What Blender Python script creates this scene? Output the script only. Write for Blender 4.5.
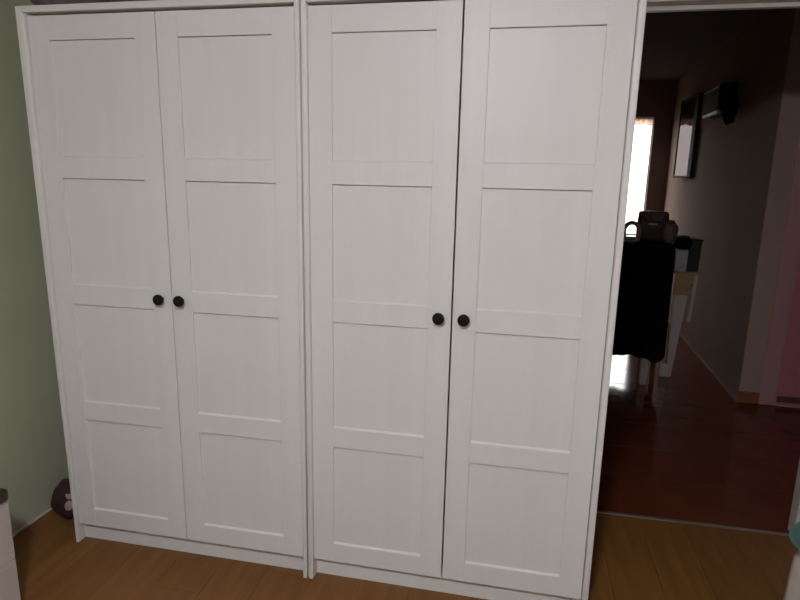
import bpy, bmesh, math, random
from mathutils import Vector, Matrix

# ---------------------------------------------------------------- camera
scene = bpy.context.scene
for o in list(bpy.data.objects):
    bpy.data.objects.remove(o)
C = scene.collection

cam_data = bpy.data.cameras.new('camera')
cam = bpy.data.objects.new('camera', cam_data)
C.objects.link(cam)
cam_data.sensor_width = 36.0
cam_data.lens = 586.9 * 36.0 / 800.0
cam_data.clip_start = 0.02
r_ = Vector((0.98001698, 0.1979251, 0.01980849))
u_ = Vector((-0.06000498, 0.19922133, 0.97811567))
f_ = Vector((-0.18964737, 0.95975857, -0.20711678))
m = Matrix.Identity(4)
for i in range(3):
    m[i][0] = r_[i]; m[i][1] = u_[i]; m[i][2] = -f_[i]
m.translation = Vector((1.7538, -1.9384, 1.5594))
cam.matrix_world = m
scene.camera = cam

# ---------------------------------------------------------------- world + exposure
SKY_RADIANCE = 9.0
world = bpy.data.worlds.new('world')
scene.world = world
world.use_nodes = True
wn = world.node_tree
# plain overcast sky above the horizon, dull ground below it
w_geo = wn.nodes.new('ShaderNodeTexCoord')
w_sep = wn.nodes.new('ShaderNodeSeparateXYZ')
w_rng = wn.nodes.new('ShaderNodeMapRange')
w_rng.inputs['From Min'].default_value = -0.10; w_rng.inputs['From Max'].default_value = -0.02
w_mix = wn.nodes.new('ShaderNodeMix'); w_mix.data_type = 'RGBA'
w_mix.inputs['A'].default_value = (0.10, 0.09, 0.08, 1)
w_mix.inputs['B'].default_value = (1.0, 0.96, 0.98, 1)
wn.links.new(w_geo.outputs['Generated'], w_sep.inputs[0])
wn.links.new(w_sep.outputs['Z'], w_rng.inputs['Value'])
wn.links.new(w_rng.outputs[0], w_mix.inputs['Factor'])
wn.links.new(w_mix.outputs['Result'], wn.nodes['Background'].inputs[0])
wn.nodes['Background'].inputs[1].default_value = SKY_RADIANCE
scene.view_settings.view_transform = 'Standard'
scene.view_settings.look = 'None'
scene.view_settings.exposure = 0.0
scene.view_settings.gamma = 1.0
scene.view_settings.use_curve_mapping = False

LAMP_POS = (1.54, -2.20, 2.40)      # shallow opal bowl of the bedroom ceiling lamp
LAMP_RADIANCE = 254.0
LAMP_COLOR = (1.0, 0.975, 1.06)
random.seed(4)

# ---------------------------------------------------------------- helpers
def mat(name, color, rough=0.5, noise=0.0, nscale=(8, 8, 8), color2=None, bump=0.0,
        bscale=None, spec=0.5, metallic=0.0, sheen=0.0):
    mt = bpy.data.materials.new(name)
    mt.use_nodes = True
    nt = mt.node_tree
    b = nt.nodes['Principled BSDF']
    b.inputs['Base Color'].default_value = (*color, 1)
    b.inputs['Roughness'].default_value = rough
    b.inputs['Specular IOR Level'].default_value = spec
    b.inputs['Metallic'].default_value = metallic
    if sheen:
        b.inputs['Sheen Weight'].default_value = sheen
    tc = nt.nodes.new('ShaderNodeTexCoord')
    if noise or color2:
        mp = nt.nodes.new('ShaderNodeMapping')
        mp.inputs['Scale'].default_value = nscale
        n = nt.nodes.new('ShaderNodeTexNoise')
        n.inputs['Scale'].default_value = 1.0
        n.inputs['Detail'].default_value = 5.0
        cr = nt.nodes.new('ShaderNodeMix'); cr.data_type = 'RGBA'
        c2 = color2 if color2 else tuple(max(0, c * (1 - noise)) for c in color)
        cr.inputs['A'].default_value = (*c2, 1)
        cr.inputs['B'].default_value = (*color, 1)
        st = nt.nodes.new('ShaderNodeMapRange')
        st.inputs['From Min'].default_value = 0.3; st.inputs['From Max'].default_value = 0.7
        nt.links.new(tc.outputs['Object'], mp.inputs['Vector'])
        nt.links.new(mp.outputs[0], n.inputs['Vector'])
        nt.links.new(n.outputs['Fac'], st.inputs['Value'])
        nt.links.new(st.outputs[0], cr.inputs['Factor'])
        nt.links.new(cr.outputs['Result'], b.inputs['Base Color'])
    if bump:
        mp2 = nt.nodes.new('ShaderNodeMapping')
        mp2.inputs['Scale'].default_value = bscale or nscale
        n2 = nt.nodes.new('ShaderNodeTexNoise')
        n2.inputs['Scale'].default_value = 1.0; n2.inputs['Detail'].default_value = 4.0
        bp = nt.nodes.new('ShaderNodeBump')
        bp.inputs['Strength'].default_value = bump
        bp.inputs['Distance'].default_value = 0.01
        nt.links.new(tc.outputs['Object'], mp2.inputs['Vector'])
        nt.links.new(mp2.outputs[0], n2.inputs['Vector'])
        nt.links.new(n2.outputs['Fac'], bp.inputs['Height'])
        nt.links.new(bp.outputs[0], b.inputs['Normal'])
    return mt

def emit(name, color, strength):
    mt = bpy.data.materials.new(name); mt.use_nodes = True
    nt = mt.node_tree
    nt.nodes.remove(nt.nodes['Principled BSDF'])
    e = nt.nodes.new('ShaderNodeEmission')
    e.inputs[0].default_value = (*color, 1); e.inputs[1].default_value = strength
    nt.links.new(e.outputs[0], nt.nodes['Material Output'].inputs[0])
    return mt

def box_bm(bm, x0, x1, y0, y1, z0, z1, bev=0.0, seg=2):
    b2 = bmesh.new()
    vs = [b2.verts.new((x, y, z)) for x in (x0, x1) for y in (y0, y1) for z in (z0, z1)]
    for f in ((0, 1, 3, 2), (4, 6, 7, 5), (0, 4, 5, 1), (2, 3, 7, 6), (0, 2, 6, 4), (1, 5, 7, 3)):
        b2.faces.new([vs[i] for i in f])
    if bev:
        bmesh.ops.bevel(b2, geom=b2.edges[:], offset=bev, segments=seg, affect='EDGES', profile=0.5)
    merge(bm, b2)

def prism_bm(bm, pts, axis, a0, a1, bev=0.0, seg=2):
    """polygon pts in the two other axes (in order), extruded along axis from a0 to a1"""
    b2 = bmesh.new()
    def P(p, a):
        if axis == 'x': return (a, p[0], p[1])
        if axis == 'y': return (p[0], a, p[1])
        return (p[0], p[1], a)
    lo = [b2.verts.new(P(p, a0)) for p in pts]
    hi = [b2.verts.new(P(p, a1)) for p in pts]
    n = len(pts)
    b2.faces.new(lo); b2.faces.new(hi[::-1])
    for i in range(n):
        b2.faces.new([lo[i], hi[i], hi[(i + 1) % n], lo[(i + 1) % n]])
    bmesh.ops.recalc_face_normals(b2, faces=b2.faces[:])
    if bev:
        bmesh.ops.bevel(b2, geom=b2.edges[:], offset=bev, segments=seg, affect='EDGES', profile=0.5)
    merge(bm, b2)

def merge(bm, b2):
    me = bpy.data.meshes.new('tmp')
    bmesh.ops.recalc_face_normals(b2, faces=b2.faces[:])
    b2.to_mesh(me); b2.free()
    bm.from_mesh(me)
    bpy.data.meshes.remove(me)

def lathe_bm(bm, prof, axis='z', seg=24, center=(0, 0, 0)):
    b2 = bmesh.new()
    rings = []
    for (rad, h) in prof:
        ring = []
        for k in range(seg):
            a = 2 * math.pi * k / seg
            c, s = rad * math.cos(a), rad * math.sin(a)
            if axis == 'z': p = (c, s, h)
            elif axis == 'y': p = (c, h, s)
            else: p = (h, c, s)
            ring.append(b2.verts.new(Vector(p) + Vector(center)))
        rings.append(ring)
    for a, b in zip(rings, rings[1:]):
        for k in range(seg):
            b2.faces.new([a[k], a[(k + 1) % seg], b[(k + 1) % seg], b[k]])
    b2.faces.new(rings[0]); b2.faces.new(rings[-1])
    merge(bm, b2)

def tube_bm(bm, pts, rad, seg=10):
    b2 = bmesh.new()
    pts = [Vector(p) for p in pts]
    rings = []
    for i, p in enumerate(pts):
        d = (pts[min(i + 1, len(pts) - 1)] - pts[max(i - 1, 0)]).normalized()
        a = d.orthogonal().normalized() if i == 0 else (pa - d * pa.dot(d)).normalized()
        pa = a
        b = d.cross(a)
        rr = rad[i] if isinstance(rad, (list, tuple)) else rad
        rings.append([b2.verts.new(p + (a * math.cos(2 * math.pi * k / seg) + b * math.sin(2 * math.pi * k / seg)) * rr) for k in range(seg)])
    for a, b in zip(rings, rings[1:]):
        for k in range(seg):
            b2.faces.new([a[k], a[(k + 1) % seg], b[(k + 1) % seg], b[k]])
    b2.faces.new(rings[0]); b2.faces.new(rings[-1])
    merge(bm, b2)

def blob_bm(bm, center, size, power=2.0, wob=0.0, freq=3.0, nu=28, nv=16, seed=0.0, flat_bottom=None):
    """soft superellipsoid with folds, for bags, pillows and bundles"""
    b2 = bmesh.new()
    bmesh.ops.create_uvsphere(b2, u_segments=nu, v_segments=nv, radius=1.0)
    e = 2.0 / power
    for v in b2.verts:
        p = v.co.copy()
        q = Vector([math.copysign(abs(t) ** e, t) for t in p])
        w = 1 + wob * (math.sin(freq * q.x * 2.1 + seed) * math.cos(freq * q.z * 1.7 + seed * 2)
                       + 0.6 * math.sin(freq * 2.3 * q.y + 3 * q.x * freq + seed))
        q = Vector((q.x * size[0] * w, q.y * size[1] * w, q.z * size[2] * w)) + Vector(center)
        if flat_bottom is not None and q.z < flat_bottom:
            q.z = flat_bottom
        v.co = q
    merge(bm, b2)

def obj(name, bm, material, parent=None, loc=None, smooth=False, angle=35):
    me = bpy.data.meshes.new(name)
    bm.to_mesh(me); bm.free()
    o = bpy.data.objects.new(name, me)
    C.objects.link(o)
    me.materials.append(material)
    if smooth:
        for p in me.polygons: p.use_smooth = True
        try:
            me.set_sharp_from_angle(angle=math.radians(angle))
        except Exception:
            pass
    if parent is not None: o.parent = parent
    if loc is not None: o.location = loc
    return o

def one(name, material, parent=None, box=None, bev=0.0, smooth=False):
    bm = bmesh.new()
    box_bm(bm, *box, bev=bev)
    return obj(name, bm, material, parent, smooth=smooth)

def struct(o, label=None):
    o['kind'] = 'structure'
    if label: o['label'] = label
    return o

def tag(o, label, cat, group=None):
    o['label'] = label; o['category'] = cat
    if group: o['group'] = group
    return o

def thing(name, label, cat, loc=(0, 0, 0), rotz=0.0, group=None):
    o = bpy.data.objects.new(name, None)
    o.empty_display_size = 0.1
    C.objects.link(o)
    o.location = loc; o.rotation_euler = (0, 0, rotz)
    return tag(o, label, cat, group)

def inst(name, mesh, parent, loc, rotz=0.0):
    o = bpy.data.objects.new(name, mesh)
    C.objects.link(o)
    o.parent = parent; o.location = loc; o.rotation_euler = (0, 0, rotz)
    return o

# ---------------------------------------------------------------- materials
M = {}
M['green'] = mat('green_wall_paint', (0.475, 0.50, 0.355), 0.85, noise=0.06, nscale=(3, 3, 3), bump=0.08, bscale=(120, 120, 120))
M['roomwall'] = mat('pale_wall_paint', (0.50, 0.52, 0.42), 0.85, noise=0.05, nscale=(3, 3, 3), bump=0.08, bscale=(120, 120, 120))
M['ceiling'] = mat('ceiling_paint', (0.72, 0.71, 0.68), 0.9, noise=0.03, nscale=(2, 2, 2))
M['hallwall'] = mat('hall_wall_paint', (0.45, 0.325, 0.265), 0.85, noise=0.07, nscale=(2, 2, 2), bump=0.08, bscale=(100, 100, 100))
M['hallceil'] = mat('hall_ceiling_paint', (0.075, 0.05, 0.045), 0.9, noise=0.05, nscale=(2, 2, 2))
M['trim'] = mat('white_gloss_trim', (0.62, 0.58, 0.55), 0.4, noise=0.05, nscale=(4, 4, 4))
M['white'] = mat('white_foil_wardrobe', (0.74, 0.73, 0.715), 0.42, noise=0.035, nscale=(18, 18, 1.2), bump=0.05, bscale=(160, 160, 7), spec=0.35)
M['white2'] = mat('white_foil_panel', (0.74, 0.725, 0.71), 0.42, noise=0.04, nscale=(22, 22, 1.0), bump=0.06, bscale=(180, 180, 6), spec=0.35)
M['knob'] = mat('black_knob', (0.006, 0.0055, 0.0055), 0.45, spec=0.25, noise=0.2, nscale=(30, 30, 30))
M['plank'] = mat('tan_laminate', (0.230, 0.102, 0.028), 0.48, color2=(0.168, 0.071, 0.018), nscale=(22, 1.6, 4), bump=0.03, bscale=(90, 6, 10), spec=0.35)
M['plank2'] = mat('tan_laminate_b', (0.212, 0.093, 0.025), 0.48, color2=(0.160, 0.067, 0.017), nscale=(26, 2.0, 4), bump=0.03, bscale=(90, 6, 10), spec=0.35)
M['subfloor'] = mat('subfloor', (0.08, 0.05, 0.03), 0.9, noise=0.2)
M['halltile'] = mat('red_brown_tile', (0.155, 0.040, 0.018), 0.10, color2=(0.112, 0.028, 0.013), nscale=(4, 4, 4), bump=0.02, bscale=(30, 30, 30), spec=0.32)
M['strip'] = mat('metal_strip', (0.42, 0.38, 0.34), 0.35, noise=0.1, nscale=(30, 30, 30), metallic=0.7)
M['base_orange'] = mat('orange_wood_skirting', (0.33, 0.115, 0.05), 0.5, color2=(0.25, 0.085, 0.035), nscale=(3, 20, 20))
M['pink'] = mat('dusty_pink_door', (0.64, 0.235, 0.265), 0.5, noise=0.08, nscale=(20, 20, 2))
M['pinktrim'] = mat('pale_pink_casing', (0.60, 0.315, 0.315), 0.5, noise=0.05, nscale=(6, 6, 2))
M['darkred'] = mat('dark_red_weather_strip', (0.16, 0.06, 0.06), 0.5, noise=0.1)
M['black_cloth'] = mat('black_cloth', (0.006, 0.006, 0.007), 0.95, noise=0.3, nscale=(40, 40, 40), bump=0.2, bscale=(300, 300, 300), spec=0.1)
M['white_wood'] = mat('white_painted_wood', (0.52, 0.46, 0.43), 0.5, noise=0.06, nscale=(10, 10, 2))
M['dark_wood'] = mat('dark_brown_wood', (0.045, 0.030, 0.022), 0.4, color2=(0.03, 0.018, 0.012), nscale=(3, 25, 25))
M['tan'] = mat('tan_wood', (0.42, 0.27, 0.13), 0.55, color2=(0.34, 0.21, 0.10), nscale=(3, 30, 30))
M['brown_bag'] = mat('dark_brown_leather', (0.055, 0.028, 0.024), 0.5, noise=0.4, nscale=(20, 20, 20), bump=0.2, bscale=(60, 60, 60))
M['brown_bag2'] = mat('worn_brown_leather', (0.11, 0.075, 0.065), 0.6, noise=0.4, nscale=(20, 20, 20), bump=0.2, bscale=(60, 60, 60))
M['pinkplastic'] = mat('pink_plastic', (0.70, 0.36, 0.36), 0.45, noise=0.1)
M['paper'] = mat('grey_white_card', (0.42, 0.40, 0.42), 0.7, noise=0.15, nscale=(15, 15, 40))
M['darkgreen'] = mat('dark_green_plastic', (0.012, 0.02, 0.017), 0.6, noise=0.3)
M['teal'] = mat('teal_fabric', (0.042, 0.145, 0.125), 0.9, noise=0.15, nscale=(40, 40, 40), bump=0.2, bscale=(250, 250, 250), sheen=0.2)
M['sheet'] = mat('white_bed_linen', (0.62, 0.56, 0.51), 0.9, noise=0.05, nscale=(12, 12, 12), bump=0.15, bscale=(40, 40, 40))
M['bedbase'] = mat('bed_base_board', (0.30, 0.22, 0.15), 0.6, noise=0.1)
M['mauve'] = mat('mauve_grey_fabric', (0.20, 0.165, 0.17), 0.95, color2=(0.12, 0.095, 0.10), nscale=(25, 25, 25), bump=0.4, bscale=(70, 70, 70))
M['mauve2'] = mat('plum_grey_fabric', (0.15, 0.12, 0.125), 0.95, color2=(0.085, 0.068, 0.07), nscale=(25, 25, 25), bump=0.4, bscale=(70, 70, 70))
M['maroon'] = mat('maroon_fabric', (0.055, 0.020, 0.020), 0.9, color2=(0.03, 0.012, 0.012), nscale=(20, 20, 20), bump=0.3, bscale=(80, 80, 80))
M['petal'] = mat('pale_petal_fabric', (0.40, 0.34, 0.30), 0.9, noise=0.2, nscale=(60, 60, 60))
M['ac_dark'] = mat('dark_wall_unit', (0.02, 0.016, 0.016), 0.8, noise=0.2, spec=0.15)
M['ac_strip'] = mat('pale_grey_strip', (0.62, 0.55, 0.53), 0.4, noise=0.1)
M['frame'] = mat('dark_mirror_frame', (0.02, 0.014, 0.012), 0.8, noise=0.2, spec=0.15)
mg = bpy.data.materials.new('dim_mirror_glass'); mg.use_nodes = True
nt = mg.node_tree
nt.nodes.remove(nt.nodes['Principled BSDF'])
a1 = nt.nodes.new('ShaderNodeBsdfGlossy'); a1.inputs['Color'].default_value = (0.043, 0.037, 0.036, 1); a1.inputs['Roughness'].default_value = 0.04
a2 = nt.nodes.new('ShaderNodeBsdfDiffuse'); a2.inputs['Color'].default_value = (0.03, 0.028, 0.027, 1)
a3 = nt.nodes.new('ShaderNodeAddShader')
nt.links.new(a1.outputs[0], a3.inputs[0]); nt.links.new(a2.outputs[0], a3.inputs[1])
nt.links.new(a3.outputs[0], nt.nodes['Material Output'].inputs[0])
M['mirror'] = mg
M['corridor'] = mat('corridor_wall_paint_shaded', (0.270, 0.190, 0.146), 0.95, noise=0.08, nscale=(2, 2, 2), bump=0.08, bscale=(100, 100, 100), spec=0.1)  # hall wall paint darkened, shade of the dim corridor put into the colour
M['globe'] = emit('lamp_diffuser', LAMP_COLOR, LAMP_RADIANCE)
M['brass'] = mat('brushed_metal', (0.5, 0.45, 0.38), 0.35, metallic=1.0, noise=0.1)

# translucent peach blind
bl = bpy.data.materials.new('peach_blind'); bl.use_nodes = True
nt = bl.node_tree
nt.nodes.remove(nt.nodes['Principled BSDF'])
tr = nt.nodes.new('ShaderNodeBsdfTranslucent'); tr.inputs[0].default_value = (0.92, 0.76, 0.66, 1)
df = nt.nodes.new('ShaderNodeBsdfDiffuse'); df.inputs[0].default_value = (0.6, 0.42, 0.34, 1)
mx = nt.nodes.new('ShaderNodeMixShader'); mx.inputs[0].default_value = 0.25
nt.links.new(tr.outputs[0], mx.inputs[1]); nt.links.new(df.outputs[0], mx.inputs[2])
nt.links.new(mx.outputs[0], nt.nodes['Material Output'].inputs[0])
M['blind'] = bl
# thin window glass
gl = bpy.data.materials.new('window_glass'); gl.use_nodes = True
nt = gl.node_tree
nt.nodes.remove(nt.nodes['Principled BSDF'])
tp = nt.nodes.new('ShaderNodeBsdfTransparent'); tp.inputs[0].default_value = (0.95, 0.96, 0.95, 1)
gs = nt.nodes.new('ShaderNodeBsdfGlossy'); gs.inputs['Roughness'].default_value = 0.02
mx = nt.nodes.new('ShaderNodeMixShader'); mx.inputs[0].default_value = 0.06
nt.links.new(tp.outputs[0], mx.inputs[1]); nt.links.new(gs.outputs[0], mx.inputs[2])
nt.links.new(mx.outputs[0], nt.nodes['Material Output'].inputs[0])
M['glass'] = gl

# ---------------------------------------------------------------- room shell
RX0, RX1 = -0.31, 3.70
RY0, RY1 = -3.60, 0.66         # back wall face
WT = 0.14                      # wall thickness
CZ = 2.58
DX0, DX1, DZ = 2.10, 3.055, 2.235   # doorway

floor = struct(one('floor', M['subfloor'], box=(RX0 - .1, RX1 + .1, RY0 - .1, 0.745, -0.08, -0.012)), 'tan laminate bedroom floor')
# laminate boards run away from the camera
PW, PL = 0.193, 1.285
bm = bmesh.new(); box_bm(bm, 0.0005, PW - 0.0005, 0.0005, PL - 0.0005, -0.012, 0.0, bev=0.0008, seg=1)
pm = bpy.data.meshes.new('plank'); bm.to_mesh(pm); bm.free(); pm.materials.append(M['plank'])
pm2 = pm.copy(); pm2.materials.clear(); pm2.materials.append(M['plank2'])
ncol = int((RX1 - RX0) / PW) + 1
short = {}
for i in range(ncol):
    x = RX0 + i * PW
    off = (i * 0.43) % 1.0 * PL
    y = 0.745
    k = 0
    first = True
    while y > RY0:
        L = off if first and off > 0.15 else PL
        first = False
        y0 = max(y - L, RY0)
        w = min(PW, RX1 - x)
        me = pm if random.random() < .55 else pm2
        o = inst('plank', me, floor, (x, y0, 0))
        o.scale = (w / PW, (y - y0) / PL, 1)
        y = y0
        k += 1

struct(one('wall_left', M['green'], box=(RX0 - WT, RX0, RY0, RY1 + WT, -0.08, CZ)), 'sage green bedroom wall beside the wardrobes')
struct(one('wall_right', M['roomwall'], box=(RX1, RX1 + WT, RY0, RY1, -0.08, CZ)))
struct(one('wall_front', M['roomwall'], box=(RX0 - WT, RX1 + WT, RY0 - WT, RY0, -0.08, CZ)))
bm = bmesh.new()
box_bm(bm, RX0, DX0 - .03, RY1, RY1 + WT, -0.08, CZ)
box_bm(bm, DX1 + .03, RX1 + WT, RY1, RY1 + WT, -0.08, CZ)
box_bm(bm, DX0 - .03, DX1 + .03, RY1, RY1 + WT, DZ + .03, CZ)
struct(obj('wall_back', bm, M['roomwall']), 'bedroom wall with the doorway opening behind the wardrobes')
struct(one('ceiling', M['ceiling'], box=(RX0 - WT, RX1 + WT, RY0 - WT, RY1 + WT, CZ, CZ + .1)))
struct(one('baseboard_left', M['trim'], box=(RX0, RX0 + .008, RY0, RY1, 0.0, 0.009), bev=.002))

# doorway lining, stop and casing
tr1 = struct(one('trim_1', M['trim'], box=(DX0 - .03, DX1 + .03, RY1 - .004, RY1 + WT + .004, DZ, DZ + .03), bev=.002), 'white painted lining of the doorway')
one('jamb', M['trim'], tr1, box=(DX0 - .03, DX0, RY1 - .004, RY1 + WT + .004, 0.0, DZ), bev=.002)
one('jamb', M['trim'], tr1, box=(DX1, DX1 + .03, RY1 - .004, RY1 + WT + .004, 0.0, DZ), bev=.002)
one('door_stop', M['trim'], tr1, box=(DX0, DX1, RY1 + .055, RY1 + .085, DZ - .018, DZ), bev=.003)
one('door_stop', M['trim'], tr1, box=(DX1 - .014, DX1, RY1 + .055, RY1 + .085, 0.0, DZ - .018), bev=.003)
one('head_casing', M['trim'], tr1, box=(DX0 - .1, DX1 + .1, RY1 - .022, RY1 - .004, DZ + .008, DZ + .085), bev=.004)
one('side_casing', M['trim'], tr1, box=(DX1 + .012, DX1 + .09, RY1 - .022, RY1 - .004, 0.0, DZ + .008), bev=.004)
struct(one('trim_2', M['strip'], box=(DX0, DX1, 0.743, 0.762, -0.004, 0.004), bev=.002), 'thin metal threshold strip between the two floors')

# ---------------------------------------------------------------- hall shell
HX0, HX1, HY0, HFY, HCZ = 1.2, 5.0, RY1 + WT, 6.12, 2.75
FY = 2.50                      # wall facing the bedroom
def wall_x(y): return 3.39 + 0.044 * (y - 2.5)
hf = struct(one('floor_hall', M['subfloor'], box=(HX0, HX1, 0.745, HFY + .05, -0.08, -0.012)), 'glossy red brown tiled hall floor')
TS = 0.385
TL = 1.30
bm = bmesh.new(); box_bm(bm, 0.0003, TL - 0.0003, 0.0028, TS - 0.0028, -0.012, -0.001, bev=0.0010, seg=1)
tm = bpy.data.meshes.new('tile'); bm.to_mesh(tm); bm.free(); tm.materials.append(M['halltile'])
ty = 0.762
trow = 0
while ty < HFY:
    tx = HX0 - ((trow * 0.31 + .12) % 1.0) * TL
    trow += 1
    hlen = min(TS, HFY - ty)
    while tx < HX1 - .01:
        xs, xe = max(tx, HX0), min(tx + TL, HX1)
        if not (tx > 3.6 and ty > FY + .05):
            o = inst('tile', tm, hf, (xs, ty, 0)); o.scale = ((xe - xs) / TL, hlen / TS, 1)
        tx += TL
    ty += TS

def quadwall(name, pts, z0, z1, material, label=None):
    bm = bmesh.new(); prism_bm(bm, pts, 'z', z0, z1)
    return struct(obj(name, bm, material), label)
# corridor right wall slightly out of square, and the wall facing the bedroom
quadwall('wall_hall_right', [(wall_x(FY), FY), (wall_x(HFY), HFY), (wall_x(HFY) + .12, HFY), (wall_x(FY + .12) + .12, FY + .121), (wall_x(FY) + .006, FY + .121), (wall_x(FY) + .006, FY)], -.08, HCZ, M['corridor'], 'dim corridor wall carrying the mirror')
PDX0, PDX1, PDZ = 3.645, 4.45, 2.02
bm = bmesh.new()
box_bm(bm, wall_x(FY) + .006, PDX0 - .02, FY, FY + .12, -.08, HCZ)
box_bm(bm, PDX1 + .02, HX1, FY, FY + .12, -.08, HCZ)
box_bm(bm, PDX0 - .02, PDX1 + .02, FY, FY + .12, PDZ + .02, HCZ)
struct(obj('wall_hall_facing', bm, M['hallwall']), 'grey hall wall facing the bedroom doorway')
struct(one('wall_hall_side', M['hallwall'], box=(HX1, HX1 + .1, HY0, FY + .12, -.08, HCZ)))
struct(one('wall_hall_left', M['hallwall'], box=(HX0 - .1, HX0, HY0, HFY + .15, -.08, HCZ)))
bm = bmesh.new()
box_bm(bm, RX1 + WT, HX1 + .1, RY1, HY0, -.08, HCZ)
box_bm(bm, HX0 - .1, HX1 + .1, RY1 + WT - .02, HY0, CZ + .1, HCZ)
struct(obj('wall_hall_near', bm, M['hallwall']))
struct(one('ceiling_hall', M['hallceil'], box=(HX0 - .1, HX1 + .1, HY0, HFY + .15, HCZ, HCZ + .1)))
# far wall with the window
WX0, WX1, WZ0, WZ1 = 2.75, 3.335, 0.50, 2.34
bm = bmesh.new()
box_bm(bm, HX0, WX0, HFY, HFY + .15, -.08, HCZ)
box_bm(bm, WX1, 3.75, HFY, HFY + .15, -.08, HCZ)
box_bm(bm, WX0, WX1, HFY, HFY + .15, -.08, WZ0)
box_bm(bm, WX0, WX1, HFY, HFY + .15, WZ1, HCZ)
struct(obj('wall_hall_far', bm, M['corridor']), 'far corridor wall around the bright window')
bm = bmesh.new()
for (a, b, c, d) in ((WX0, WX0 + .05, WZ0, WZ1), (WX1 - .012, WX1, WZ0, WZ1), (WX0, WX1, WZ0, WZ0 + .05), (WX0, WX1, WZ1 - .03, WZ1)):
    box_bm(bm, a, b, HFY + .04, HFY + .10, c, d, bev=.004)
w1 = struct(obj('window_1', bm, M['trim']), 'bright daylit window at the end of the corridor')
one('pane', M['glass'], w1, box=(WX0 + .045, WX1 - .010, HFY + .065, HFY + .075, WZ0 + .045, WZ1 - .02))
bm = bmesh.new()
n = 40
b2 = bmesh.new(); rows = []
for j in range(2):
    row = []
    for i in range(n + 1):
        x = WX0 + .03 + (WX1 - WX0 - .045) * i / n
        yy = HFY + .028 + .006 * math.sin(i * 1.1)
        row.append((b2.verts.new((x, yy, WZ1 - .015 if j == 0 else WZ1 - .10 - .006 * math.sin(i * .7))), b2.verts.new((x, yy + .002, WZ1 - .015 if j == 0 else WZ1 - .10 - .006 * math.sin(i * .7)))))
    rows.append(row)
for i in range(n):
    for s in (0, 1):
        b2.faces.new([rows[0][i][s], rows[0][i + 1][s], rows[1][i + 1][s], rows[1][i][s]])
    b2.faces.new([rows[1][i][0], rows[1][i + 1][0], rows[1][i + 1][1], rows[1][i][1]])
merge(bm, b2)
obj('valance', bm, M['blind'], w1, smooth=True)['label'] = 'peach fabric valance across the window top'

# skirting, casing and pink door on the facing wall
struct(one('baseboard_hall', M['base_orange'], box=(wall_x(FY), 3.528, FY - .014, FY, 0.0, 0.085), bev=.003), 'orange wood skirting below the grey hall wall')
bm = bmesh.new()
prism_bm(bm, [(wall_x(FY) - .012, FY + .002), (wall_x(HFY) - .012, HFY), (wall_x(HFY), HFY), (wall_x(FY), FY + .002)], 'z', 0, .02)
struct(obj('baseboard_corridor', bm, M['corridor']))
tr3 = struct(one('trim_3', M['pinktrim'], box=(3.53, 3.632, FY - .02, FY, 0.0, PDZ + .09), bev=.005), 'pale pink casing of the hall door')
one('head_casing', M['pinktrim'], tr3, box=(3.632, PDX1 + .1, FY - .02, FY, PDZ, PDZ + .09), bev=.005)
one('jamb', M['pinktrim'], tr3, box=(3.612, 3.645, FY - .006, FY + .10, 0.0, PDZ), bev=.002)
one('sill', M['pinktrim'], tr3, box=(3.632, PDX1 + .1, FY - .03, FY + .1, 0.0, 0.012), bev=.003)
d1 = struct(one('door_1', M['pink'], box=(PDX0 + .003, PDX1 - .003, FY + .03, FY + .065, 0.014, PDZ - .004), bev=.002), 'dusty pink hall door with vertical panels')
one('weather_strip', M['darkred'], d1, box=(PDX0 + .003, PDX1 - .003, FY + .018, FY + .031, 0.014, 0.06), bev=.003)
for (a, b) in ((PDX0 + .10, PDX0 + .36), (PDX0 + .44, PDX0 + .70)):
    for (c, d) in ((0.2, 0.9), (1.05, 1.85)):
        bm = bmesh.new()
        prism_bm(bm, [(a, c), (b, c), (b, d), (a, d)], 'y', FY + .022, FY + .032, bev=.006)
        obj('panel', bm, M['pink'], d1)
bm = bmesh.new(); tube_bm(bm, [(PDX1 - .07, FY + .03, 1.0), (PDX1 - .07, FY - .015, 1.0), (PDX1 - .17, FY - .02, 1.0)], .009)
obj('handle', bm, M['brass'], d1, smooth=True)

# ---------------------------------------------------------------- wardrobes
ZB = 0.085; DH = 2.003; DW = 0.5; GAP = 0.0032
RAIL, STILE = 0.082, 0.080
PANEL_H = (DH - 5 * RAIL) / 4
def door_mesh():
    bm = bmesh.new()
    T = 0.019
    for (a, b) in ((0, STILE), (DW - STILE, DW)):
        box_bm(bm, a, b, 0, T, 0, DH, bev=.0012, seg=1)
    for k in range(5):
        zb = k * (RAIL + PANEL_H); zt = zb + RAIL
        ch_t = .0055 if k < 4 else .001
        ch_b = .0010
        f0 = .0006
        prism_bm(bm, [(T, zb), (f0 + ch_b, zb), (f0, zb + ch_b), (f0, zt - ch_t), (f0 + (.0075 if k < 4 else .001), zt), (T, zt)], 'x', STILE - .0002, DW - STILE + .0002)
    me = bpy.data.meshes.new('door'); bm.to_mesh(me); bm.free(); me.materials.append(M['white'])
    return me
def panel_mesh():
    bm = bmesh.new()
    box_bm(bm, STILE - .004, DW - STILE + .004, 0.0085, 0.0155, -.004, PANEL_H - .0019)
    me = bpy.data.meshes.new('panel'); bm.to_mesh(me); bm.free(); me.materials.append(M['white2'])
    return me
def knob_mesh():
    bm = bmesh.new()
    lathe_bm(bm, [(0.008, 0.004), (0.008, -0.014), (0.011, -0.017), (0.0195, -0.0195), (0.0208, -0.0225), (0.0208, -0.027), (0.0195, -0.0295), (0.012, -0.0305)], axis='y', seg=28)
    me = bpy.data.meshes.new('knob'); bm.to_mesh(me); bm.free(); me.materials.append(M['knob'])
    for p in me.polygons: p.use_smooth = True
    me.set_sharp_from_angle(angle=math.radians(40))
    return me
DM, PM, KM = door_mesh(), panel_mesh(), knob_mesh()
DEPTH = 0.575
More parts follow.
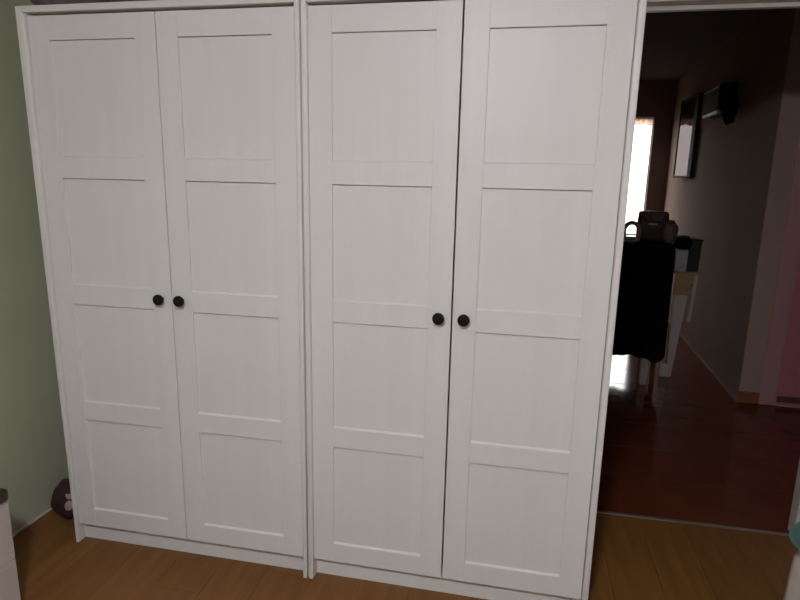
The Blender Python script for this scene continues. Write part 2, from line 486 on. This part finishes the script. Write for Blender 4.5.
def wardrobe(label, loc, rz, lo_bot, lo_top, ro, slack=0.0):
    """lo_bot, lo_top: outer x of the left side at floor and top; ro: outer x of the right side"""
    t = thing('wardrobe', label, 'wardrobe', loc, rz, 'white two-door wardrobes')
    W = 2 * DW + GAP
    zi, zo = ZB + DH + .0088, ZB + DH + .031
    il, ir = -.0025, W + .0025
    fy = -.013
    bm = bmesh.new(); prism_bm(bm, [(lo_bot, 0), (il, 0), (il, zi), (lo_top, zo)], 'y', fy, DEPTH, bev=.0045, seg=3)
    obj('side_panel', bm, M['white'], t, smooth=True)
    bm = bmesh.new(); prism_bm(bm, [(ir, 0), (ro, 0), (ro, zo), (ir, zi)], 'y', fy, DEPTH, bev=.0045, seg=3)
    obj('side_panel', bm, M['white'], t, smooth=True)
    bm = bmesh.new(); prism_bm(bm, [(il, zi), (ir, zi), (ro, zo), (lo_top, zo)], 'y', fy, DEPTH, bev=.003, seg=3)
    obj('top_panel', bm, M['white'], t, smooth=True)
    one('kick_plate', M['white'], t, box=(il, ir, .032, .048, 0.0, ZB - .012), bev=.001)
    one('bottom_panel', M['white'], t, box=(il, ir, .024, DEPTH - .01, ZB - .012, ZB + .008))
    one('back_panel', M['white'], t, box=(il, ir, DEPTH - .01, DEPTH - .004, ZB + .008, zi))
    one('clothes_rail', M['brass'], t, box=(il, ir, .28, .30, 1.80, 1.83), bev=.004)
    for d in range(2):
        do = inst('door', DM, t, (d * (DW + GAP) + (d - 1) * slack, 0, ZB))
        for k in range(4):
            inst('panel', PM, do, (0, 0, RAIL + k * (RAIL + PANEL_H)))
        kx = DW - .040 if d == 0 else .040
        ko = inst('knob', KM, do, (kx, 0, 1.005)); ko['label'] = 'round black knob'
    return t
wardrobe('white two-door wardrobe on the left, next to the green wall, with fabric bundles on top', (0, 0, 0), 0.0, -.016, -.037, 1.0235)
wardrobe('white two-door wardrobe on the right, next to the dark doorway', (1.0508, 0.0014, 0), -0.006, -.0225, -.0225, 1.0270, .0022)

# fabric bundles on the left wardrobe
def bundle(x, y, size, material, label, seed):
    bm = bmesh.new()
    z0 = ZB + DH + .031
    blob_bm(bm, (0, 0, size[2]), size, power=4.0, wob=.04, freq=4.0, nu=40, nv=22, seed=seed, flat_bottom=0.0)
    o = obj('fabric_bundle', bm, material, None, (x, y, z0), smooth=True, angle=80)
    tag(o, label, 'fabric bundle', 'fabric bundles on the wardrobe')
bundle(0.095, 0.190, (0.14, 0.175, 0.075), M['mauve'], 'mauve fabric bundle on the left wardrobe, nearest the green wall', 1.0)
bundle(0.395, 0.21, (0.135, 0.17, 0.07), M['mauve2'], 'plum-grey fabric bundle on the left wardrobe, middle of the three', 2.4)
bundle(0.69, 0.20, (0.145, 0.17, 0.065), M['mauve'], 'mauve fabric bundle on the left wardrobe, nearest the right wardrobe', 4.1)

# ---------------------------------------------------------------- bedroom things
# maroon bag between green wall and wardrobe
bag = thing('cloth_bag', 'dark maroon cloth bag with pale flowers between the green wall and wardrobe', 'bag', (-.143, 0.165, 0))
bm = bmesh.new()
blob_bm(bm, (0, 0, .092), (.112, .085, .092), power=2.2, wob=.05, freq=3.2, nu=44, nv=26, seed=.7, flat_bottom=0.0)
obj('bag_body', bm, M['maroon'], bag, smooth=True, angle=80)
bm = bmesh.new()
tube_bm(bm, [(.0, -.02, .175), (.01, -.015, .195), (.04, -.01, .205), (.065, -.01, .195), (.075, -.01, .165)], .008)
obj('bag_handle', bm, M['maroon'], bag, smooth=True)
def petal(cx, cz, rx, rz, ang):
    bm = bmesh.new()
    b2 = bmesh.new()
    bmesh.ops.create_uvsphere(b2, u_segments=16, v_segments=8, radius=1.0)
    for v in b2.verts:
        x, z = v.co.x * rx, v.co.z * rz
        v.co = Vector((x * math.cos(ang) - z * math.sin(ang) + cx, v.co.y * .006, x * math.sin(ang) + z * math.cos(ang) + cz))
        # hug the bag's round front
        q = max(0.0, 1 - (v.co.x / .112) ** 2 - ((v.co.z - .092) / .092) ** 2)
        v.co.y -= .086 * q ** .5
    merge(bm, b2)
    obj('flower_petal', bm, M['petal'], bag, smooth=True)
petal(.012, .150, .014, .026, .75)
petal(.022, .100, .018, .025, -.25)

# bedside cabinet in the lower left corner
NX, NY, NH = 0.092, -0.405, 0.449
nc = thing('bedside_cabinet', 'white bedside cabinet with dark brown top against the green wall', 'cabinet', (-.305, NY - .42, 0))
NW, ND = NX + .305, 0.42
one('side_panel', M['white_wood'], nc, box=(0, NW - .018, ND - .018, ND, 0.0, NH), bev=.002)
one('side_panel', M['white_wood'], nc, box=(0, NW - .018, 0, .018, 0.0, NH), bev=.002)
one('back_panel', M['white_wood'], nc, box=(0, .012, .018, ND - .018, 0.02, NH))
one('bottom_panel', M['white_wood'], nc, box=(.012, NW - .018, .018, ND - .018, 0.02, .036))
for (a, b) in ((0.012, 0.218), (0.2215, NH - .004)):
    dr = one('drawer', M['white_wood'], nc, box=(NW - .018, NW, .001, ND - .001, a, b), bev=.0015)
    bm = bmesh.new(); lathe_bm(bm, [(.006, NW - .002), (.006, NW + .012), (.014, NW + .016), (.014, NW + .022), (.008, NW + .025)], axis='x', seg=20, center=(0, ND / 2, (a + b) / 2))
    obj('knob', bm, M['knob'], dr, smooth=True)
bm = bmesh.new()
pts = []
R = .035
x0, x1, y0, y1 = 0, NW + .012, -.01, ND + .012
for (cx, cy, a0) in ((x1 - R, y0 + R, -90), (x1 - R, y1 - R, 0)):
    for k in range(7):
        a = math.radians(a0 + 15 * k)
        pts.append((cx + R * math.cos(a), cy + R * math.sin(a)))
pts += [(x0, y1), (x0, y0)]
prism_bm(bm, pts, 'z', NH, NH + .028, bev=.004)
obj('cabinet_top', bm, M['dark_wood'], nc, smooth=True)

# bed in the lower right corner
BX0, BX1, BY0, BY1 = 2.640, 3.64, -2.15, -0.12
bed = thing('bed', 'bed with hanging white sheet at the right picture edge', 'bed', ((BX0 + BX1) / 2, (BY0 + BY1) / 2, 0))
hx, hy = (BX1 - BX0) / 2, (BY1 - BY0) / 2
one('bed_base', M['bedbase'], bed, box=(-hx + .04, hx - .04, -hy + .04, hy - .04, 0.06, 0.27), bev=.01)
for sx in (-1, 1):
    for sy in (-1, 1):
        one('leg', M['bedbase'], bed, box=(sx * (hx - .09) - .025, sx * (hx - .09) + .025, sy * (hy - .09) - .025, sy * (hy - .09) + .025, 0, 0.06))
one('mattress', M['sheet'], bed, box=(-hx + .025, hx - .025, -hy + .025, hy - .025, 0.27, 0.470), bev=.05, smooth=True)
# sheet: top plus folded skirt to the floor
bm = bmesh.new(); b2 = bmesh.new()
per = []
def rrect(hx, hy, R, n=7):
    out = []
    for (cx, cy, a0) in ((hx - R, hy - R, 0), (-hx + R, hy - R, 90), (-hx + R, -hy + R, 180), (hx - R, -hy + R, 270)):
        for k in range(n):
            a = math.radians(a0 + 90 * k / (n - 1)); out.append(Vector((cx + R * math.cos(a), cy + R * math.sin(a), 0)))
    # resample
    res = []
    N = 220
    tot = [0]
    for i in range(len(out)): tot.append(tot[-1] + (out[(i + 1) % len(out)] - out[i]).length)
    for k in range(N):
        s = tot[-1] * k / N
        i = max(j for j in range(len(out)) if tot[j] <= s)
        a, b = out[i], out[(i + 1) % len(out)]
        l = (b - a).length
        res.append(a.lerp(b, (s - tot[i]) / l if l else 0))
    return res
base = rrect(hx, hy, .03)
levels = [(.480, -.06, 0), (.478, -.02, 0), (.468, -.004, 0), (.44, .004, .2), (.36, .006, .4), (.22, .008, .6), (.10, .009, .7), (.015, .010, .7)]
rings = []
for (z, o_, w_) in levels:
    ring = []
    for k, p in enumerate(base):
        nrm = Vector((p.x / hx ** 1, p.y / hy, 0)); nrm = Vector((math.copysign(abs(nrm.x) ** 6, nrm.x), math.copysign(abs(nrm.y) ** 6, nrm.y), 0)).normalized()
        d = o_ + w_ * .010 * math.sin(k * .9) * (1 + .5 * math.sin(k * .37))
        ring.append(b2.verts.new((p.x + nrm.x * d, p.y + nrm.y * d, z)))
    rings.append(ring)
for a, b in zip(rings, rings[1:]):
    for k in range(len(a)):
        b2.faces.new([a[k], a[(k + 1) % len(a)], b[(k + 1) % len(a)], b[k]])
b2.faces.new(rings[0])
merge(bm, b2)
obj('sheet', bm, M['sheet'], bed, smooth=True, angle=60)
bm = bmesh.new()
blob_bm(bm, (0, 0, .062), (.17, .105, .062), power=2.5, wob=.02, freq=2.5, nu=40, nv=20, seed=.3)
o = obj('cushion', bm, M['teal'], None, (2.768, -.210, .4835), smooth=True, angle=80)
tag(o, 'teal cushion lying on the white bed sheet', 'cushion')

# ceiling lamp of the bedroom (above and behind the camera)
lx, ly, lz = LAMP_POS
lamp = thing('ceiling_lamp', 'round ceiling lamp with a white rim and shallow opal bowl', 'lamp', (lx, ly, CZ))
dz = lz - CZ
bm = bmesh.new(); lathe_bm(bm, [(.05, 0), (.05, -.02), (.15, -.05), (.150, dz), (.128, dz), (.128, dz + .02)], seg=36)
obj('lamp_housing', bm, M['trim'], lamp, smooth=True)
bm = bmesh.new(); lathe_bm(bm, [(.127, dz + .012), (.127, dz - .005)] + [(.127 * math.cos(math.radians(a)), dz - .005 - .085 * math.sin(math.radians(a))) for a in (12, 24, 36, 48, 60, 72, 84)], seg=36)
obj('diffuser', bm, M['globe'], lamp, smooth=True, angle=180)

# ---------------------------------------------------------------- hall things
# tall table under a black cloth
TX0, TX1, TY0, TY1, TH = 2.30, 2.895, 2.70, 3.22, 1.10
tb = thing('tall_table', 'tall table with pale legs under the black cloth in the hall', 'table', ((TX0 + TX1) / 2, (TY0 + TY1) / 2, 0))
tx, tyy = (TX1 - TX0) / 2, (TY1 - TY0) / 2
one('tabletop', M['dark_wood'], tb, box=(-tx, tx, -tyy, tyy, TH - .03, TH), bev=.004)
one('leg', M['white_wood'], tb, box=(.155, .205, -tyy + .0, -tyy + .05, 0, TH - .03), bev=.004)
one('leg', M['dark_wood'], tb, box=(-.095, -.065, -tyy + .02, -tyy + .05, 0, TH - .03), bev=.004)
one('leg', M['dark_wood'], tb, box=(-.30, -.26, tyy - .06, tyy - .02, 0, TH - .03), bev=.004)
one('leg', M['dark_wood'], tb, box=(.25, .29, tyy - .06, tyy - .02, 0, TH - .03), bev=.004)
bm = bmesh.new(); b2 = bmesh.new()
def cloth_ring(z, out, wave, hem=0.0):
    ring = []
    N = 160
    for k in range(N):
        s = k / N * 4
        side = int(s); t = (s - side) * 2 - 1
        if side == 0: p = Vector((t * tx, -tyy, 0)); nn = Vector((0, -1, 0))
        elif side == 1: p = Vector((tx, t * tyy, 0)); nn = Vector((1, 0, 0))
        elif side == 2: p = Vector((-t * tx, tyy, 0)); nn = Vector((0, 1, 0))
        else: p = Vector((-tx, -t * tyy, 0)); nn = Vector((-1, 0, 0))
        d = out + wave * math.sin(k * .55 + .6 * math.sin(k * .21))
        zz = z + hem * (math.sin(k * .31) + .5 * math.sin(k * .83))
        if hem and side == 0: zz += hem * 2.2 * (-t)
        ring.append(b2.verts.new((p.x + nn.x * d, p.y + nn.y * d, zz)))
    return ring
rings = [cloth_ring(TH + .006, -.03, 0), cloth_ring(TH + .004, .004, 0), cloth_ring(TH - .05, .012, .002), cloth_ring(TH - .3, .018, .008), cloth_ring(.6, .022, .011), cloth_ring(.235, .028, .013, .012)]
for a, b in zip(rings, rings[1:]):
    for k in range(len(a)):
        b2.faces.new([a[k], a[(k + 1) % len(a)], b[(k + 1) % len(a)], b[k]])
b2.faces.new(rings[0])
merge(bm, b2)
o = obj('tablecloth', bm, M['black_cloth'], None, ((TX0 + TX1) / 2, (TY0 + TY1) / 2, 0), smooth=True, angle=60)
tag(o, 'black cloth hanging over the tall hall table almost to the floor', 'tablecloth')
ZT = TH + .006
# brown handbag on the table
hb = thing('handbag', 'dark brown leather handbag standing on the black cloth', 'bag', (2.775, 2.92, ZT))
bm = bmesh.new()
prism_bm(bm, [(-.108, 0), (.108, 0), (.112, .10), (.098, .225), (-.104, .225), (-.112, .10)], 'y', -.06, .06, bev=.018, seg=3)
obj('bag_body', bm, M['brown_bag'], hb, smooth=True)
bm = bmesh.new(); prism_bm(bm, [(-.09, .215), (-.085, .12), (-.02, .10), (.06, .115), (.085, .215)], 'y', -.066, -.058, bev=.003)
obj('flap', bm, M['brown_bag2'], hb)
one('clasp', M['brass'], hb, box=(-.045, .015, -.073, -.066, .125, .140), bev=.002)
bm = bmesh.new()
tube_bm(bm, [(-.085, -.055, .19), (-.085, -.072, .18), (-.06, -.08, .15), (.04, -.08, .145), (.07, -.073, .175), (.075, -.055, .19)], .009)
obj('bag_handle', bm, M['brown_bag'], hb, smooth=True)
o = thing('leather_pouch', 'soft brown pouch leaning at the right of the handbag', 'pouch', (2.868, 2.775, ZT))
bm = bmesh.new(); blob_bm(bm, (0, 0, .075), (.055, .05, .085), power=2.4, wob=.06, nu=28, nv=16, seed=2, flat_bottom=0.0)
obj('pouch_body', bm, M['brown_bag2'], o, smooth=True, angle=80)
bm = bmesh.new(); tube_bm(bm, [(-.03, 0, .145), (-.015, 0, .165), (.02, 0, .165), (.03, 0, .145)], .006)
obj('drawstring', bm, M['brown_bag'], o, smooth=True)
# pink looped handle thing
ch = thing('headband', 'pink arched headband standing upright beside the handbag', 'headband', (2.600, 2.79, ZT))
bm = bmesh.new()
arc = [(.055 * math.cos(a), 0, .075 + .065 * math.sin(a)) for a in [math.radians(200 - 220 * k / 18) for k in range(19)]]
tube_bm(bm, [(-.05, 0, .012)] + arc + [(.05, 0, .012)], .017)
obj('band', bm, M['pinkplastic'], ch, smooth=True)
one('cross_bar', M['pinkplastic'], ch, box=(-.05, .05, -.008, .008, .045, .055), bev=.002)
for sx in (-1, 1):
    bm = bmesh.new(); blob_bm(bm, (sx * .05, 0, .012), (.020, .018, .012), nu=14, nv=8)
    obj('foot', bm, M['pinkplastic'], ch, smooth=True)
bm = bmesh.new(); blob_bm(bm, (0, 0, .045), (.06, .06, .05), power=2.2, wob=.08, nu=24, nv=14, seed=5, flat_bottom=0.0)
o = obj('cloth_ball', bm, M['black_cloth'], None, (2.475, 2.78, ZT), smooth=True, angle=80)
tag(o, 'crumpled black cloth on the table beside the wardrobe edge', 'cloth')

# white console table with tan apron behind the black cloth, things on top
KX, KY, KH = 2.90, 2.955, 0.865
# stands right of the tall table
KX = 3.012
ct = thing('console_table', 'narrow white console table with tan front, right of the black cloth', 'table', (KX, KY, 0))
one('tabletop', M['tan'], ct, box=(-.03, .15, 0, .52, KH - .02, KH), bev=.003)
one('apron', M['tan'], ct, box=(-.02, .105, .006, .022, KH - .185, KH - .02), bev=.002)
one('apron', M['white_wood'], ct, box=(.128, .145, .022, .50, KH - .10, KH - .02), bev=.002)
bm = bmesh.new()
prism_bm(bm, [(-.055, 0), (.03, 0), (.085, KH - .185), (-.015, KH - .185), (-.005, .10), (-.055, .10)], 'y', .004, .030, bev=.002)
obj('leg', bm, M['white_wood'], ct)
one('leg', M['white_wood'], ct, box=(-.02, .02, .46, .50, 0, KH - .02), bev=.003)
bm = bmesh.new(); prism_bm(bm, [(.105, KH - .40), (.130, KH - .40), (.148, KH - .02), (.125, KH - .02)], 'y', .008, .028, bev=.002)
obj('bracket', bm, M['white_wood'], ct)
# card box and dark things on the console
o = thing('card_box', 'small grey white card box on the console table', 'box', (KX + .012, KY + .05, KH))
one('box_body', M['paper'], o, box=(-.045, .045, -.03, .03, 0, .165), bev=.003)
one('lid_flap', M['paper'], o, box=(-.046, .046, -.031, .031, .165, .172), bev=.002)
o = thing('storage_jar', 'dark round jar on the grey card box', 'jar', (KX + .015, KY + .05, KH + .172))
bm = bmesh.new(); lathe_bm(bm, [(.025, 0), (.055, .012), (.066, .045), (.062, .075), (.045, .095)], seg=24)
obj('jar_body', bm, M['black_cloth'], o, smooth=True)
bm = bmesh.new(); lathe_bm(bm, [(.046, .095), (.046, .106), (.02, .112)], seg=24)
obj('lid', bm, M['dark_wood'], o, smooth=True)
o = thing('storage_bin', 'dark green bin on the console table beside the corridor wall', 'bin', (KX + .115, KY + .20, KH))
bm = bmesh.new(); prism_bm(bm, [(-.045, 0), (.045, 0), (.052, .24), (-.052, .24)], 'y', -.12, .12, bev=.006)
obj('bin_body', bm, M['darkgreen'], o)
one('rim', M['darkgreen'], o, box=(-.058, .058, -.126, .126, .24, .252), bev=.004)

# mirror on the corridor wall
my0, my1, mz0, mz1 = 4.68, 5.30, 1.60, 2.42
ang = math.atan(.044)
mr = thing('wall_mirror', 'narrow dark framed mirror on the corridor wall reflecting the window', 'mirror', (wall_x(my0) - .002, my0, mz0), .03)
ml, mh = (my1 - my0), mz1 - mz0
for (a, b, c, d) in ((0, .12, 0, mh), (ml - .02, ml, 0, mh), (.12, ml - .02, 0, .02), (.12, ml - .02, mh - .03, mh)):
    one('frame_bar', M['frame'], mr, box=(-.035, 0, a, b, c, d), bev=.004)
one('mirror_glass', M['mirror'], mr, box=(-.028, -.014, .11, ml - .012, .012, mh - .025))

# dark wall unit near the ceiling with pale strips
ay0, ay1 = 3.50, 4.02
ac = thing('wall_unit', 'dark boxy wall unit with two pale strips high on corridor wall', 'wall unit', (wall_x(ay0) - .002, ay0, 2.125), -ang)
al = ay1 - ay0
bm = bmesh.new()
prism_bm(bm, [(0, 0), (-.10, 0), (-.135, .03), (-.135, .20), (-.115, .225), (0, .235)], 'y', 0, al, bev=.006)
obj('unit_body', bm, M['ac_dark'], ac)
one('strip', M['ac_strip'], ac, box=(-.139, -.12, .03, al - .01, .196, .208), bev=.002)
one('strip', M['ac_strip'], ac, box=(-.128, -.10, .03, al - .01, -.008, .018), bev=.002)
bm = bmesh.new(); blob_bm(bm, (-.055, -.055, -.005), (.05, .05, .13), power=2.6, wob=.08, nu=24, nv=16, seed=3)
o = obj('hanging_pouch', bm, M['black_cloth'], None, (wall_x(ay0) - .002, ay0, 2.16), smooth=True, angle=80)
tag(o, 'black pouch hanging at the near end of the wall unit', 'pouch')
